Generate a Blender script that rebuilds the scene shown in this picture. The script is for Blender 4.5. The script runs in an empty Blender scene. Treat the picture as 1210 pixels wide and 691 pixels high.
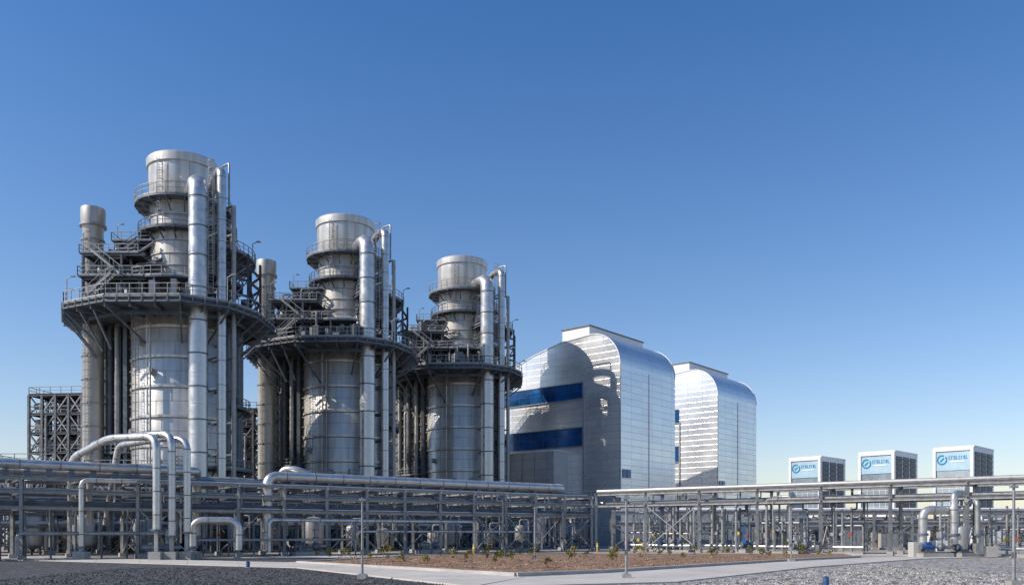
import bpy, math, random
from mathutils import Vector, Matrix
R=random.Random(7)
rad=math.radians
scene=bpy.context.scene
# ------------------------------------------------------------ materials
def mat(name,base,rough=.5,metal=0.0,var=.25,scale=.6,bump=0.0,bscale=8,streak=0.0,base2=None,fine=0.0,spec=.5):
    m=bpy.data.materials.new(name); m.use_nodes=True
    nt=m.node_tree; N=nt.nodes; L=nt.links; b=N['Principled BSDF']
    b.inputs['Roughness'].default_value=rough; b.inputs['Metallic'].default_value=metal
    b.inputs['Specular IOR Level'].default_value=spec
    tc=N.new('ShaderNodeTexCoord')
    nz=N.new('ShaderNodeTexNoise'); nz.inputs['Scale'].default_value=scale; nz.inputs['Detail'].default_value=6; nz.inputs['Roughness'].default_value=.6
    L.new(tc.outputs['Object'],nz.inputs['Vector'])
    c1=[c*(1-var) for c in base]; c2=[min(1,c*(1+var)) for c in (base2 or base)]
    rp=N.new('ShaderNodeValToRGB'); rp.color_ramp.elements[0].position=.32; rp.color_ramp.elements[1].position=.68
    rp.color_ramp.elements[0].color=(*c1,1); rp.color_ramp.elements[1].color=(*c2,1)
    L.new(nz.outputs['Fac'],rp.inputs['Fac']); col=rp.outputs['Color']
    def mul(col,fac_out,lo,hi,p0=.35,p1=.65):
        r2=N.new('ShaderNodeValToRGB'); r2.color_ramp.elements[0].position=p0; r2.color_ramp.elements[1].position=p1
        r2.color_ramp.elements[0].color=(lo,lo,lo,1); r2.color_ramp.elements[1].color=(hi,hi,hi,1)
        L.new(fac_out,r2.inputs['Fac'])
        mx=N.new('ShaderNodeMixRGB'); mx.blend_type='MULTIPLY'; mx.inputs[0].default_value=1
        L.new(col,mx.inputs[1]); L.new(r2.outputs['Color'],mx.inputs[2]); return mx.outputs[0]
    if streak:
        mp=N.new('ShaderNodeMapping'); mp.inputs['Scale'].default_value=(1.3,1.3,.07)
        L.new(tc.outputs['Object'],mp.inputs['Vector'])
        n2=N.new('ShaderNodeTexNoise'); n2.inputs['Scale'].default_value=1.0; n2.inputs['Detail'].default_value=6
        L.new(mp.outputs[0],n2.inputs['Vector']); col=mul(col,n2.outputs['Fac'],1-streak,1.0)
    if fine:
        n3=N.new('ShaderNodeTexVoronoi'); n3.inputs['Scale'].default_value=bscale
        L.new(tc.outputs['Object'],n3.inputs['Vector'])
        bw=N.new('ShaderNodeRGBToBW'); L.new(n3.outputs['Color'],bw.inputs[0]); col=mul(col,bw.outputs[0],1-fine,1+fine*.4,.15,.85)
        n5=N.new('ShaderNodeTexNoise'); n5.inputs['Scale'].default_value=bscale*.22; n5.inputs['Detail'].default_value=8; n5.inputs['Roughness'].default_value=.8
        L.new(tc.outputs['Object'],n5.inputs['Vector']); col=mul(col,n5.outputs['Fac'],1-fine*.7,1+fine*.2,.35,.65)
        if bump:
            bp=N.new('ShaderNodeBump'); bp.inputs['Strength'].default_value=bump; bp.inputs['Distance'].default_value=.04
            L.new(n3.outputs['Distance'],bp.inputs['Height']); bp.invert=True; L.new(bp.outputs[0],b.inputs['Normal'])
    elif bump:
        n4=N.new('ShaderNodeTexNoise'); n4.inputs['Scale'].default_value=bscale; n4.inputs['Detail'].default_value=4
        L.new(tc.outputs['Object'],n4.inputs['Vector'])
        bp=N.new('ShaderNodeBump'); bp.inputs['Strength'].default_value=bump; bp.inputs['Distance'].default_value=.05
        L.new(n4.outputs['Fac'],bp.inputs['Height']); L.new(bp.outputs[0],b.inputs['Normal'])
    L.new(col,b.inputs['Base Color'])
    if metal>.3:
        mr=N.new('ShaderNodeMapRange'); mr.inputs[1].default_value=.3; mr.inputs[2].default_value=.7
        mr.inputs[3].default_value=max(.05,rough-.08); mr.inputs[4].default_value=rough+.12
        L.new(nz.outputs['Fac'],mr.inputs[0]); L.new(mr.outputs[0],b.inputs['Roughness'])
    return m
M={}
M['silver']=mat('brushed_steel_cladding',(.64,.61,.565),.42,.6,.12,.35,.15,2.5,streak=.28)
M['silver2']=mat('stack_cladding',(.55,.525,.485),.46,.55,.15,.35,.12,2,streak=.35)
M['seam']=mat('cladding_seam',(.24,.23,.22),.55,.4,.2,1)
M['pipe']=mat('aluminium_lagging',(.57,.56,.54),.33,.7,.16,1.2,.12,4)
M['pipe2']=mat('dull_lagging',(.33,.33,.32),.45,.5,.25,1.0,.12,4)
M['galv']=mat('galvanised_steel',(.31,.31,.31),.5,.4,.25,2)
M['galvd']=mat('galvanised_steel_dark',(.15,.155,.16),.55,.3,.3,2)
M['dark']=mat('dark_painted_steel',(.065,.08,.10),.5,.2,.3,1.2)
M['mid']=mat('grey_painted_steel',(.13,.15,.175),.5,.2,.25,1.2)
M['casing']=mat('casing_panel',(.21,.195,.175),.55,.3,.22,.7,.2,3,streak=.4)
M['black']=mat('near_black_interior',(.015,.015,.015),.9)  # even near-black for the inside of stack and chimney
M['concrete']=mat('concrete',(.46,.435,.40),.85,0,.14,.5,.3,12)
M['concrete2']=mat('concrete_plinth',(.33,.32,.30),.85,0,.2,.8,.3,8)
M['white']=mat('white_paint',(.74,.745,.75),.45,.0,.06,.8)
M['blue']=mat('blue_paint',(.025,.09,.25),.45,0,.2,1)
M['yellow']=mat('yellow_paint',(.55,.36,.03),.5,0,.15,2)
M['red']=mat('red_paint',(.3,.05,.03),.5,0,.15,2)
M['glassb']=mat('blue_glazing',(.012,.085,.24),.10,.3,.5,.3)
M['glass']=mat('window_glazing',(.36,.43,.48),.15,.4,.25,.3)
M['signp']=mat('pale_sign_panel',(.42,.58,.68),.3,.1,.15,.4)
M['cyan']=mat('cyan_sign_face',(.02,.27,.46),.4,0,.05,1)
M['leaf']=mat('shrub_leaves',(.10,.11,.03),.7,0,.4,6)
M['leaf2']=mat('shrub_leaves_yellow',(.22,.18,.04),.7,0,.4,6)
M['tan']=mat('far_wall',(.42,.38,.33),.8,0,.15,.2)
M['panelp']=mat('annex_panel',(.50,.515,.53),.35,.45,.1,.5)
def panelmat(name,c1,c2,bw,bh,rough=.27,metal=.68):
    m=bpy.data.materials.new(name); m.use_nodes=True
    nt=m.node_tree; N=nt.nodes; L=nt.links; b=N['Principled BSDF']
    uv=N.new('ShaderNodeTexCoord')
    br=N.new('ShaderNodeTexBrick'); br.offset=0; br.inputs['Scale'].default_value=1
    br.inputs['Brick Width'].default_value=bw; br.inputs['Row Height'].default_value=bh
    br.inputs['Mortar Size'].default_value=.028; br.inputs['Mortar Smooth'].default_value=.3
    br.inputs['Color1'].default_value=(*c1,1); br.inputs['Color2'].default_value=(*c2,1); br.inputs['Mortar'].default_value=(.34,.35,.36,1)
    L.new(uv.outputs['UV'],br.inputs['Vector'])
    nz=N.new('ShaderNodeTexNoise'); nz.inputs['Scale'].default_value=.15; nz.inputs['Detail'].default_value=5
    L.new(uv.outputs['UV'],nz.inputs['Vector'])
    mx=N.new('ShaderNodeMixRGB'); mx.blend_type='MULTIPLY'; mx.inputs[0].default_value=.2
    L.new(br.outputs['Color'],mx.inputs[1]); L.new(nz.outputs['Fac'],mx.inputs[2])
    L.new(mx.outputs[0],b.inputs['Base Color'])
    b.inputs['Metallic'].default_value=metal
    mr=N.new('ShaderNodeMapRange'); mr.inputs[1].default_value=.3; mr.inputs[2].default_value=.7; mr.inputs[3].default_value=rough-.06; mr.inputs[4].default_value=rough+.1
    L.new(nz.outputs['Fac'],mr.inputs[0]); L.new(mr.outputs[0],b.inputs['Roughness'])
    bp=N.new('ShaderNodeBump'); bp.inputs['Strength'].default_value=.3; bp.inputs['Distance'].default_value=.03; bp.invert=True
    L.new(br.outputs['Fac'],bp.inputs['Height']); L.new(bp.outputs[0],b.inputs['Normal'])
    return m
M['panel']=panelmat('metal_wall_panel',(.84,.835,.82),(.75,.755,.755),3.6,1.2)
# ------------------------------------------------------------ mesh builder
def fillet(pts,r,k=5):
    pts=[Vector(p) for p in pts]; out=[pts[0]]
    for i in range(1,len(pts)-1):
        a,b,c=pts[i-1],pts[i],pts[i+1]
        d1=(b-a); d2=(c-b); l1,l2=d1.length,d2.length
        if l1<1e-6 or l2<1e-6: continue
        d1/=l1; d2/=l2
        if d1.dot(d2)>.999: out.append(b); continue
        t=min(r,l1*.48,l2*.48); p=b-d1*t; q=b+d2*t
        for j in range(k+1):
            s=j/k; out.append(p*(1-s)**2+b*2*s*(1-s)+q*s*s)
    out.append(pts[-1]); return out
class MB:
    def __init__(s,name,loc=(0,0,0),rot=0.0):
        s.name=name; s.loc=loc; s.rot=rot; s.g={}; s.part='body'; s.warp=None
    def add(s,m,V,F,UV=None):
        v,f,u=s.g.setdefault((s.part,m),([],[],[])); o=len(v)
        v.extend([tuple(p) for p in V]); f.extend([tuple(i+o for i in q) for q in F])
    def box(s,m,c,size,rz=0.0):
        cx,cy,cz=c; a,b,h=[x/2 for x in size]; cs,sn=math.cos(rz),math.sin(rz)
        V=[]
        for z in(-h,h):
            for x,y in((-a,-b),(a,-b),(a,b),(-a,b)): V.append((cx+x*cs-y*sn,cy+x*sn+y*cs,cz+z))
        s.add(m,V,[(0,3,2,1),(4,5,6,7),(0,1,5,4),(1,2,6,5),(2,3,7,6),(3,0,4,7)])
    def beam(s,m,p0,p1,w,h=None):
        h=h or w; p0=Vector(p0);p1=Vector(p1); d=p1-p0
        if d.length<1e-5:return
        d.normalize(); up=Vector((0,0,1)) if abs(d.z)<.95 else Vector((0,1,0))
        x=d.cross(up).normalized(); y=x.cross(d)
        V=[p+x*a*w/2+y*b*h/2 for p in(p0,p1) for a,b in((-1,-1),(1,-1),(1,1),(-1,1))]
        s.add(m,V,[(0,3,2,1),(4,5,6,7),(0,1,5,4),(1,2,6,5),(2,3,7,6),(3,0,4,7)])
    def ibeam(s,m,p0,p1,w,h):
        p0=Vector(p0);p1=Vector(p1); d=(p1-p0).normalized(); up=Vector((0,0,1)) if abs(d.z)<.95 else Vector((0,1,0))
        x=d.cross(up).normalized(); y=x.cross(d); t=.12*h
        s.beam(m,p0+y*(h/2-t/2),p1+y*(h/2-t/2),w,t); s.beam(m,p0-y*(h/2-t/2),p1-y*(h/2-t/2),w,t); s.beam(m,p0,p1,w*.18,h-2*t)
    def tube(s,m,pts,r,n=12,fr=0,k=5,bands=0):
        raw=[Vector(p) for p in pts]
        P=fillet(raw,fr,k) if fr and len(pts)>2 else raw
        Q=[P[0]]
        for p in P[1:]:
            if (p-Q[-1]).length>1e-4: Q.append(p)
        P=Q; V=[];F=[]; t0=(P[1]-P[0]).normalized()
        up=Vector((0,0,1)) if abs(t0.z)<.9 else Vector((1,0,0)); x=t0.cross(up).normalized()
        for i,p in enumerate(P):
            if i==0:t=t0
            elif i==len(P)-1:t=(P[i]-P[i-1]).normalized()
            else:t=((P[i]-P[i-1]).normalized()+(P[i+1]-P[i]).normalized()).normalized()
            x=(x-t*x.dot(t)).normalized(); y=t.cross(x); rr=r[i] if isinstance(r,(list,tuple)) else r
            for j in range(n):
                a=2*math.pi*j/n; V.append(p+x*math.cos(a)*rr+y*math.sin(a)*rr)
        for i in range(len(P)-1):
            for j in range(n):
                a=i*n+j;b=i*n+(j+1)%n; F.append((a,b,b+n,a+n))
        F.append(tuple(range(n-1,-1,-1))); F.append(tuple((len(P)-1)*n+j for j in range(n)))
        s.add(m,V,F)
        if bands:
            for a,b in zip(raw,raw[1:]):
                L=(b-a).length; d=(b-a).normalized() if L>0 else None; q=bands*.5+fr*.3
                while q<L-fr*.6:
                    c=a+d*q; s.tube('seam' if r<.7 else m,[c-d*.05,c+d*.05],r*1.035,n); q+=bands
    def rev(s,m,prof,c=(0,0),n=56,a0=0,a1=2*math.pi):
        full=abs(a1-a0-2*math.pi)<1e-6; k=n if full else n+1; V=[];F=[]
        for r,z in prof:
            for j in range(k):
                a=a0+(a1-a0)*j/n; V.append((c[0]+r*math.cos(a),c[1]+r*math.sin(a),z))
        for i in range(len(prof)-1):
            for j in range(n):
                b=(j+1)%k; F.append((i*k+j,i*k+b,(i+1)*k+b,(i+1)*k+j))
        s.add(m,V,F)
    def rail(s,m,pts,h=1.1,t=.08,sp=1.6,close=False,kick=True):
        pts=[Vector(p) for p in pts]
        if close: pts=pts+[pts[0]]
        up=Vector((0,0,1))
        for a,b in zip(pts,pts[1:]):
            L=(b-a).length
            if L<.05: continue
            s.beam(m,a+up*h,b+up*h,t); s.beam(m,a+up*h*.55,b+up*h*.55,t*.7)
            if kick: s.beam(m,a+up*.1,b+up*.1,.03,.18)
            k=max(1,round(L/sp))
            for i in range(k): 
                p=a+(b-a)*i/k; s.beam(m,p,p+up*h,t)
        s.beam(m,pts[-1],pts[-1]+up*h,t)
    def deck(s,m,poly,z,th=.25,rail=None,railm='mid',gaps=()):
        n=len(poly); V=[(x,y,z) for x,y in poly]+[(x,y,z-th) for x,y in poly]
        F=[tuple(range(n)),tuple(range(2*n-1,n-1,-1))]+[(i,i+n,(i+1)%n+n,(i+1)%n) for i in range(n)]
        s.add(m,V,F)
        if rail:
            for i in range(n):
                if i in gaps: continue
                s.rail(railm,[(*poly[i],z),(*poly[(i+1)%n],z)],rail)
    def arcdeck(s,m,r0,r1,a0,a1,z,th=.3,n=24,rail=1.15,railm='mid',c=(0,0),brk=2):
        full=abs(a1-a0)>=359
        A=[rad(a0+(a1-a0)*i/n) for i in range(n+1)]
        s.rev(m,[(r0,z-th),(r1,z-th),(r1,z),(r0,z)],c,n,A[0],A[-1] if not full else A[0]+2*math.pi)
        pts=[(c[0]+r1*math.cos(a),c[1]+r1*math.sin(a),z) for a in A]
        if rail:
            s.rail(railm,pts,rail,sp=3)
            if not full:
                for a in(A[0],A[-1]):
                    s.rail(railm,[(c[0]+r*math.cos(a),c[1]+r*math.sin(a),z) for r in(r0,r1)],rail)
        if brk:
            for a in A[::brk]:
                ca,sa=math.cos(a),math.sin(a)
                s.beam(m,(c[0]+r1*ca,c[1]+r1*sa,z-th),(c[0]+r0*ca,c[1]+r0*sa,z-th-(r1-r0)*.9),.14)
                s.beam(m,(c[0]+r1*ca,c[1]+r1*sa,z-th-.1),(c[0]+r0*ca,c[1]+r0*sa,z-th-.1),.14,.2)
    def stair(s,m,p0,p1,w=1.0,rail=1.0):
        p0=Vector(p0);p1=Vector(p1); d=p1-p0; hd=Vector((d.x,d.y,0)).normalized(); sd=Vector((-hd.y,hd.x,0))
        for sg in(-1,1):
            o=sd*sg*w/2; s.beam(m,p0+o,p1+o,.06,.28)
            s.beam(m,p0+o+Vector((0,0,rail)),p1+o+Vector((0,0,rail)),.06)
            k=max(2,int(d.length/1.5))
            for i in range(k+1):
                q=p0+d*i/k+o; s.beam(m,q,q+Vector((0,0,rail)),.05)
        k=int(abs(d.z)/.25)+1
        for i in range(k):
            q=p0+d*(i+.5)/k; s.beam(m,q-sd*w/2,q+sd*w/2,.28,.04)
    def ladder(s,m,p,z0,z1,dx=(1,0),cage=True):
        ux=Vector((dx[0],dx[1],0)).normalized(); b=Vector((p[0],p[1],0)); out=Vector((ux.y,-ux.x,0))
        for sg in(-1,1): s.beam(m,b+ux*.28*sg+Vector((0,0,z0)),b+ux*.28*sg+Vector((0,0,z1)),.06)
        z=z0
        while z<z1: s.beam(m,b-ux*.28+Vector((0,0,z)),b+ux*.28+Vector((0,0,z)),.04); z+=.4
        if cage:
            z=z0+2.2
            while z<z1:
                q=[b+ux*.4*math.cos(t)+out*(.1+.7*math.sin(t))+Vector((0,0,z)) for t in [math.pi*i/6 for i in range(7)]]
                for a,c in zip(q,q[1:]): s.beam(m,a,c,.05)
                z+=1.1
            for t in(.5,1.57,2.6):
                o=b+ux*.4*math.cos(t)+out*(.1+.7*math.sin(t)); s.beam(m,o+Vector((0,0,z0+2.2)),o+Vector((0,0,z1)),.04)
    def vessel(s,m,p0,p1,r,n=20):
        p0=Vector(p0);p1=Vector(p1); d=(p1-p0).normalized(); P=[];Rr=[]
        for t in(0,.25,.5,.75,1): a=t*math.pi/2; P.append(p0+d*(r*.5*(1-math.cos(a)))); Rr.append(max(.02,r*math.sin(a)))
        for t in(1,.75,.5,.25,0): a=t*math.pi/2; P.append(p1-d*(r*.5*(1-math.cos(a)))); Rr.append(max(.02,r*math.sin(a)))
        s.tube(m,P,Rr,n)
    def lamp(s,x,y,z,h=3.0):
        s.beam('galv',(x,y,z),(x,y,z+h),.1); s.beam('galv',(x,y,z+h),(x+.6,y-.1,z+h+.3),.08); s.box('galv',(x+.8,y-.1,z+h+.3),(.5,.3,.16))
    def finish(s):
        e=bpy.data.objects.new(s.name,None); e.empty_display_size=1; e.location=s.loc; e.rotation_euler=(0,0,s.rot)
        scene.collection.objects.link(e)
        for (part,mn),(v,f,u) in s.g.items():
            if s.warp: v=[s.warp(part,p) for p in v]
            me=bpy.data.meshes.new(part); me.from_pydata(v,[],f); me.materials.append(M[mn])
            me.polygons.foreach_set('use_smooth',[True]*len(me.polygons))
            me.update(); me.set_sharp_from_angle(angle=rad(33))
            o=bpy.data.objects.new(part+'_'+mn,me); o.parent=e; scene.collection.objects.link(o)
        return e
U=Vector((.649,.761,0)); W=Vector((-.761,.649,0)); GA=math.atan2(.761,.649)
# ------------------------------------------------------------ boiler tower
def tower(X,D,seed):
    rr=random.Random(seed)
    b=MB('boiler_tower',(X,D,0))
    def warp(part,p):
        x,y,z=p
        if part=='upper_steelwork' and x<-2: x=-2+(x+2)*.80
        if z>35: z=35+(z-35)*.885
        return (x,y,z)
    b.warp=warp
    b.part='shell'
    b.box('concrete2',(0,0,.5),(15,15,1.0),GA)
    b.rev('silver',[(6.2,1.0),(6.2,30.6),(5.6,31.6),(4.15,35),(4.1,35)],n=72)
    rz=(2.2,5.6,9.3,13,16.7,20.4,24.1,27.8)
    for i,z in enumerate(rz):
        b.rev('silver',[(6.2,z-.16),(6.42,z-.16),(6.42,z+.16),(6.2,z+.16)],n=72)
        b.rev('seam',[(6.2,z-.27),(6.225,z-.27),(6.225,z-.17),(6.2,z-.17)],n=72)
        b.rev('seam',[(6.2,z+1.85),(6.215,z+1.85),(6.215,z+1.90),(6.2,z+1.90)],n=72)
        for k in range(10):
            for h0,h1,o in((.2,1.85,0),(1.9,3.4,18)):
                a=rad(k*36+o+i*11); c,s_=math.cos(a),math.sin(a); b.beam('seam',(6.2*c,6.2*s_,z+h0),(6.2*c,6.2*s_,z+h1),.04,.04)
    for a in range(0,360,60):
        c,s_=math.cos(rad(a+8)),math.sin(rad(a+8))
        b.beam('silver',(6.22*c,6.22*s_,1),(6.22*c,6.22*s_,30.5),.10,.10)
    for a,z in((-110,3.6),(-128,7.5),(-98,11.2),(-140,14.8),(-105,22.2),(-122,25.9)):
        c,s_=math.cos(rad(a)),math.sin(rad(a)); b.tube('silver2',[(6.1*c,6.1*s_,z),(6.65*c,6.65*s_,z)],.38,16); b.tube('galv',[(6.62*c,6.62*s_,z),(6.72*c,6.72*s_,z)],.5,16)
    b.part='stack'
    b.rev('silver2',[(4.1,34.9),(4.1,45.2)],n=64)
    b.rev('silver',[(4.1,45.2),(4.3,45.6),(4.3,50.9),(4.5,51.0),(4.55,52.1),(4.4,52.3),(4.15,52.3),(4.1,51.5)],n=64)
    b.rev('black',[(4.1,51.5),(4.05,44.0),(.05,44)],n=64)
    for z in(36.2,37.9,39.8,41.6,43.5):
        b.rev('silver2',[(4.1,z-.1),(4.22,z-.1),(4.22,z+.1),(4.1,z+.1)],n=64)
        b.rev('seam',[(4.1,z-.2),(4.12,z-.2),(4.12,z-.1),(4.1,z-.1)],n=64)
        for k in range(8):
            a=rad(k*45+z*31); c,s_=math.cos(a),math.sin(a); b.beam('seam',(4.1*c,4.1*s_,z+.1),(4.1*c,4.1*s_,z+1.7),.04,.04)
    b.rev('seam',[(4.3,47.95),(4.32,47.95),(4.32,48.03),(4.3,48.03)],n=64)
    for k in range(8):
        a=rad(k*45+10); c,s_=math.cos(a),math.sin(a); b.beam('seam',(4.3*c,4.3*s_,45.7),(4.3*c,4.3*s_,48),.04,.04)
        a=rad(k*45+30); c,s_=math.cos(a),math.sin(a); b.beam('seam',(4.3*c,4.3*s_,48),(4.3*c,4.3*s_,50.9),.04,.04)
    b.part='upper_gallery'
    b.arcdeck('mid',4.2,5.9,0,360,45.6,.28,32,1.5,'galv')
    b.arcdeck('dark',4.1,5.5,150,300,41.3,.25,14,1.3,'mid')
    b.arcdeck('mid',4.1,9.0,-62,60,38.4,.3,16,1.3,'galv')
    b.arcdeck('dark',4.1,7.4,-50,80,34.6,.3,14,1.2,'mid')
    b.arcdeck('mid',4.1,6.6,-30,70,42.2,.25,12,1.3,'galv')
    b.ladder('galv',(-1.2,-4.55),41.3,51.0,(1,.25))
    b.ladder('galv',(2.6,-3.7),34.5,45.5,(1,.7))
    b.stair('mid',(6.2,-2.2,34.6),(8.4,1.6,38.4)); b.stair('mid',(6.6,3.5,38.4),(5.6,-.2,42.2)); b.stair('mid',(5.6,-.6,42.2),(5.2,2.4,45.4),.8)
    for a,r,z in((-60,9,38.4),(0,9,38.4),(-20,6.6,42.2)):
        b.lamp(r*math.cos(rad(a)),r*math.sin(rad(a)),z,2.2)
    b.part='main_platform'; Z=30.2
    poly=[(-14.9,-1.5),(-11.6,-7.8),(-5,-11.2),(4.0,-11.4),(8.6,-8.2),(10.6,-3.2),(10.6,5),(6,10.5),(-10,13),(-16,8)]
    b.deck('galvd',poly,Z,.22,1.35,'galv')
    b.deck('dark',[(x*.985,y*.985) for x,y in poly],Z-.24,.40)
    b.deck('mid',[(x*1.012,y*1.012) for x,y in poly],Z-.66,.15)
    cx0,cy0=-2,0
    n=len(poly)
    for i in range(n):
        a=Vector((*poly[i],0)); c=Vector((*poly[(i+1)%n],0)); L=(c-a).length; k=max(2,round(L/2.6))
        for j in range(k*2):
            p=a+(c-a)*j/(k*2); b.beam('galvd',(p.x*1.013,p.y*1.013,Z-.8),(p.x*1.013,p.y*1.013,Z),.12)
        for j in range(k):
            p=a+(c-a)*j/k; q=Vector((cx0,cy0,0)); d=(p-q).normalized()
            core=q+d*8.5
            if p.x>-6: core=Vector((p.x,p.y,0)).normalized()*6.25
            b.ibeam('mid',(p.x,p.y,Z-1.1),(core.x,core.y,Z-1.1),.22,.45)
            m_=p*.97
            if j==0 or i in(0,1,4,5): b.beam('mid',(m_.x,m_.y,Z-1.3),(core.x,core.y,Z-4.4-(rr.random()<.3)*1.2),.2)
        b.ibeam('dark',(a.x*.8,a.y*.8,Z-1.5),(c.x*.8,c.y*.8,Z-1.5),.25,.5)
    for (x,y) in((-14.5,-1.8),(-5,-10.9),(8.4,-8),(-11.4,-7.4),(10.3,3)): b.lamp(x,y,Z,3)
    b.part='upper_steelwork'
    xs=[-11.5,-8.6,-5.6]; ys=[-7,-3,1,5.5]; zs=[Z,33.4,36.5,39.6]
    for i,x in enumerate(xs):
        for j,y in enumerate(ys):
            top=zs[-1] if i>0 else zs[2]
            if j==0: top=min(top,36.5)
            b.ibeam('dark',(x,y,Z),(x,y,top+.2),.3,.3)
    for z in zs[1:]:
        for i,x in enumerate(xs):
            if z>37 and i==0: continue
            b.ibeam('mid',(x,ys[0] if z<37 else ys[1],z),(x,ys[-1],z),.25,.4)
        for j,y in enumerate(ys):
            if z>37 and j==0: continue
            b.ibeam('mid',(xs[0] if z<37 else xs[1],y,z),(-2,y,z),.25,.4)
    for z0,z1 in zip(zs,zs[1:]):
        for j in range(3):
            if z1>37 and j==0: continue
            x=xs[0] if z1<37 else xs[1]
            if rr.random()<.8: b.beam('dark',(x,ys[j],z0),(x,ys[j+1],z1),.15)
            if rr.random()<.6: b.beam('dark',(x,ys[j+1],z0),(x,ys[j],z1),.15)
        b.beam('dark',(xs[0 if z1<37 else 1],ys[0 if z1<37 else 1],z0),(xs[1 if z1<37 else 2],ys[0 if z1<37 else 1],z1),.15)
        b.beam('dark',(xs[2],ys[0 if z1<37 else 1],z0),(xs[1],ys[0 if z1<37 else 1],z1),.15)
    b.deck('dark',[(-12,-7.6),(-2,-7.6),(-2,6),(-12,6)],33.6,.15,1.15,'galv',(1,))
    b.deck('dark',[(-12,-7.2),(-3,-7.2),(-3,6),(-12,6)],36.7,.15,1.15,'galv',(1,))
    b.deck('dark',[(-9.2,-3.6),(-3,-3.6),(-3,6),(-9.2,6)],39.8,.15,1.15,'galv',(1,))
    b.vessel('mid',(-10.6,-4.5,34.9),(-4.6,-5.2,34.9),.75); b.vessel('galv',(-8,-2,38.2),(-8,4,38.2),.8)
    b.vessel('silver2',(-6,-5.9,31.0),(-6,-5.9,33.2),.8)
    b.stair('galv',(-10.8,-8.4,Z),(-6.2,-8.4,33.5)); b.stair('galv',(-5,-8.2,33.5),(-9.4,-8.2,36.6)); b.stair('mid',(-8.6,-4.4,36.6),(-4.6,-4.4,39.3))
    for k in range(34):
        x=rr.uniform(-11,-3.5); y=rr.uniform(-7,3); z=rr.choice([Z,Z,33.6,36.7]); hh=rr.uniform(.6,1.9)
        b.box(rr.choice(['mid','dark','galvd','galv']),(x,y,z+hh/2),(rr.uniform(.4,1.4),rr.uniform(.4,1.2),hh),rr.random())
    for k in range(28):
        x=rr.uniform(-11,-3); y=rr.uniform(-7.2,-1); z=rr.uniform(Z+.5,39)
        b.tube(rr.choice(['pipe2','mid','galv']),[(x,y,Z),(x,y,z),(x+rr.uniform(1,3),y,z),(x+3,y+1,z+rr.uniform(-1,2))],rr.uniform(.08,.2),8,.4,3)
    for (x,y,z) in((-11.5,-7,36.8),(-8.6,-3,39.4),(-8.6,5.5,39.4),(-11.5,1,36.8)): b.lamp(x,y,z,2.6)
    for (x,y) in((6.8,-5.2),(9.2,-2.5),(9.4,2),(7.2,5)):
        b.ibeam('dark',(x,y,Z),(x,y,38.2),.28,.28)
    for z in(32.4,34.4,36.3): b.ibeam('dark',(6.8,-5.2,z),(9.2,-2.5,z),.2,.3); b.ibeam('dark',(9.2,-2.5,z),(9.4,2,z),.2,.3); b.ibeam('dark',(9.4,2,z),(7.2,5,z),.2,.3)
    b.beam('mid',(9.2,-2.5,30.3),(9.4,2,34.4),.14); b.beam('mid',(9.4,2,30.3),(9.2,-2.5,34.4),.14); b.beam('mid',(6.8,-5.2,30.3),(9.2,-2.5,34.4),.14)
    b.part='deck_equipment'
    for k in range(36):
        a=rad(rr.uniform(195,350)); r=rr.uniform(5.5,9.5); hh=rr.uniform(.7,2.6)
        b.box(rr.choice(['mid','dark','galv','galvd']),(r*math.cos(a),r*math.sin(a),Z+hh/2),(rr.uniform(.4,1.3),rr.uniform(.4,1),hh),a)
    for k in range(16):
        a=rad(rr.uniform(205,335)); r=rr.uniform(6,8.5); x,y=r*math.cos(a),r*math.sin(a); h=rr.uniform(1.5,4.4)
        b.tube(rr.choice(['pipe2','mid','galvd']),[(x,y,Z),(x,y,Z+h),(x*.6,y*.6,Z+h)],rr.uniform(.1,.22),10,.4,4)
    for a in(205,235,265,300): 
        x,y=7.6*math.cos(rad(a)),7.6*math.sin(rad(a)); b.ibeam('dark',(x,y,Z),(x,y,33.6),.22,.22); b.ibeam('dark',(x,y,33.5),(x*.55,y*.55,33.5),.2,.28)
    b.arcdeck('dark',4.6,7.8,203,302,33.6,.2,10,1.15,'galv',brk=0)
    b.part='casing'
    def cp(w,u,z): v=W*w+U*u; return (v.x,v.y,z)
    cc=cp(7.0,0,15.4); b.box('casing',cc,(10.4,11.0,28.8),GA)
    for i in range(19):
        z=2.2+i*1.48
        b.beam('casing',cp(1.5,-5.3,z),cp(12.7,-5.3,z),.22,.2); b.beam('casing',cp(12.65,-5.3,z),cp(12.65,5.3,z),.22,.2)
    for w in(4.2,5.9,8.1,10.3,12.6):
        b.ibeam('galvd' if w in(5.9,10.3) else 'mid',cp(w,-5.65,1),cp(w,-5.65,29.6),.5,.5)
    for u in(-2,2,5.2): b.ibeam('mid',cp(12.95,u,1),cp(12.95,u,29.6),.45,.45)
    for w,r,m,t in((5.0,.32,'pipe2',29.2),(7.0,.42,'galvd',29.2),(7.9,.2,'pipe2',24),(9.4,.3,'pipe2',29.2),(11.5,.24,'galvd',29.2)):
        b.tube(m,[cp(w,-6.4,1.2),cp(w,-6.4,t-.01),cp(w,-5.2,t)],r,12,.6)
        for z in range(4,28,4): b.beam('mid',cp(w,-6.4,z),cp(w,-5.2,z),.15)
    c0=[cp(3.9,-5.4,0)[:2],cp(12.8,-5.4,0)[:2],cp(12.8,-7.0,0)[:2],cp(3.9,-7.0,0)[:2]]
    b.deck('dark',c0,12.5,.15,1.1,'galv',(0,))
    b.part='downcomer'
    b.tube('pipe',[(4.7,-7.6,.6),(4.7,-7.6,46.6),(2.7,-3.4,46.8)],1.12,28,2.3,10,bands=3.7)
    b.tube('pipe',[(7.1,-6.3,.6),(7.1,-6.3,48.6),(5.5,-4.0,48.6),(4.1,-1.6,47.0)],.55,20,1.1,6,bands=3.0)
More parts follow.
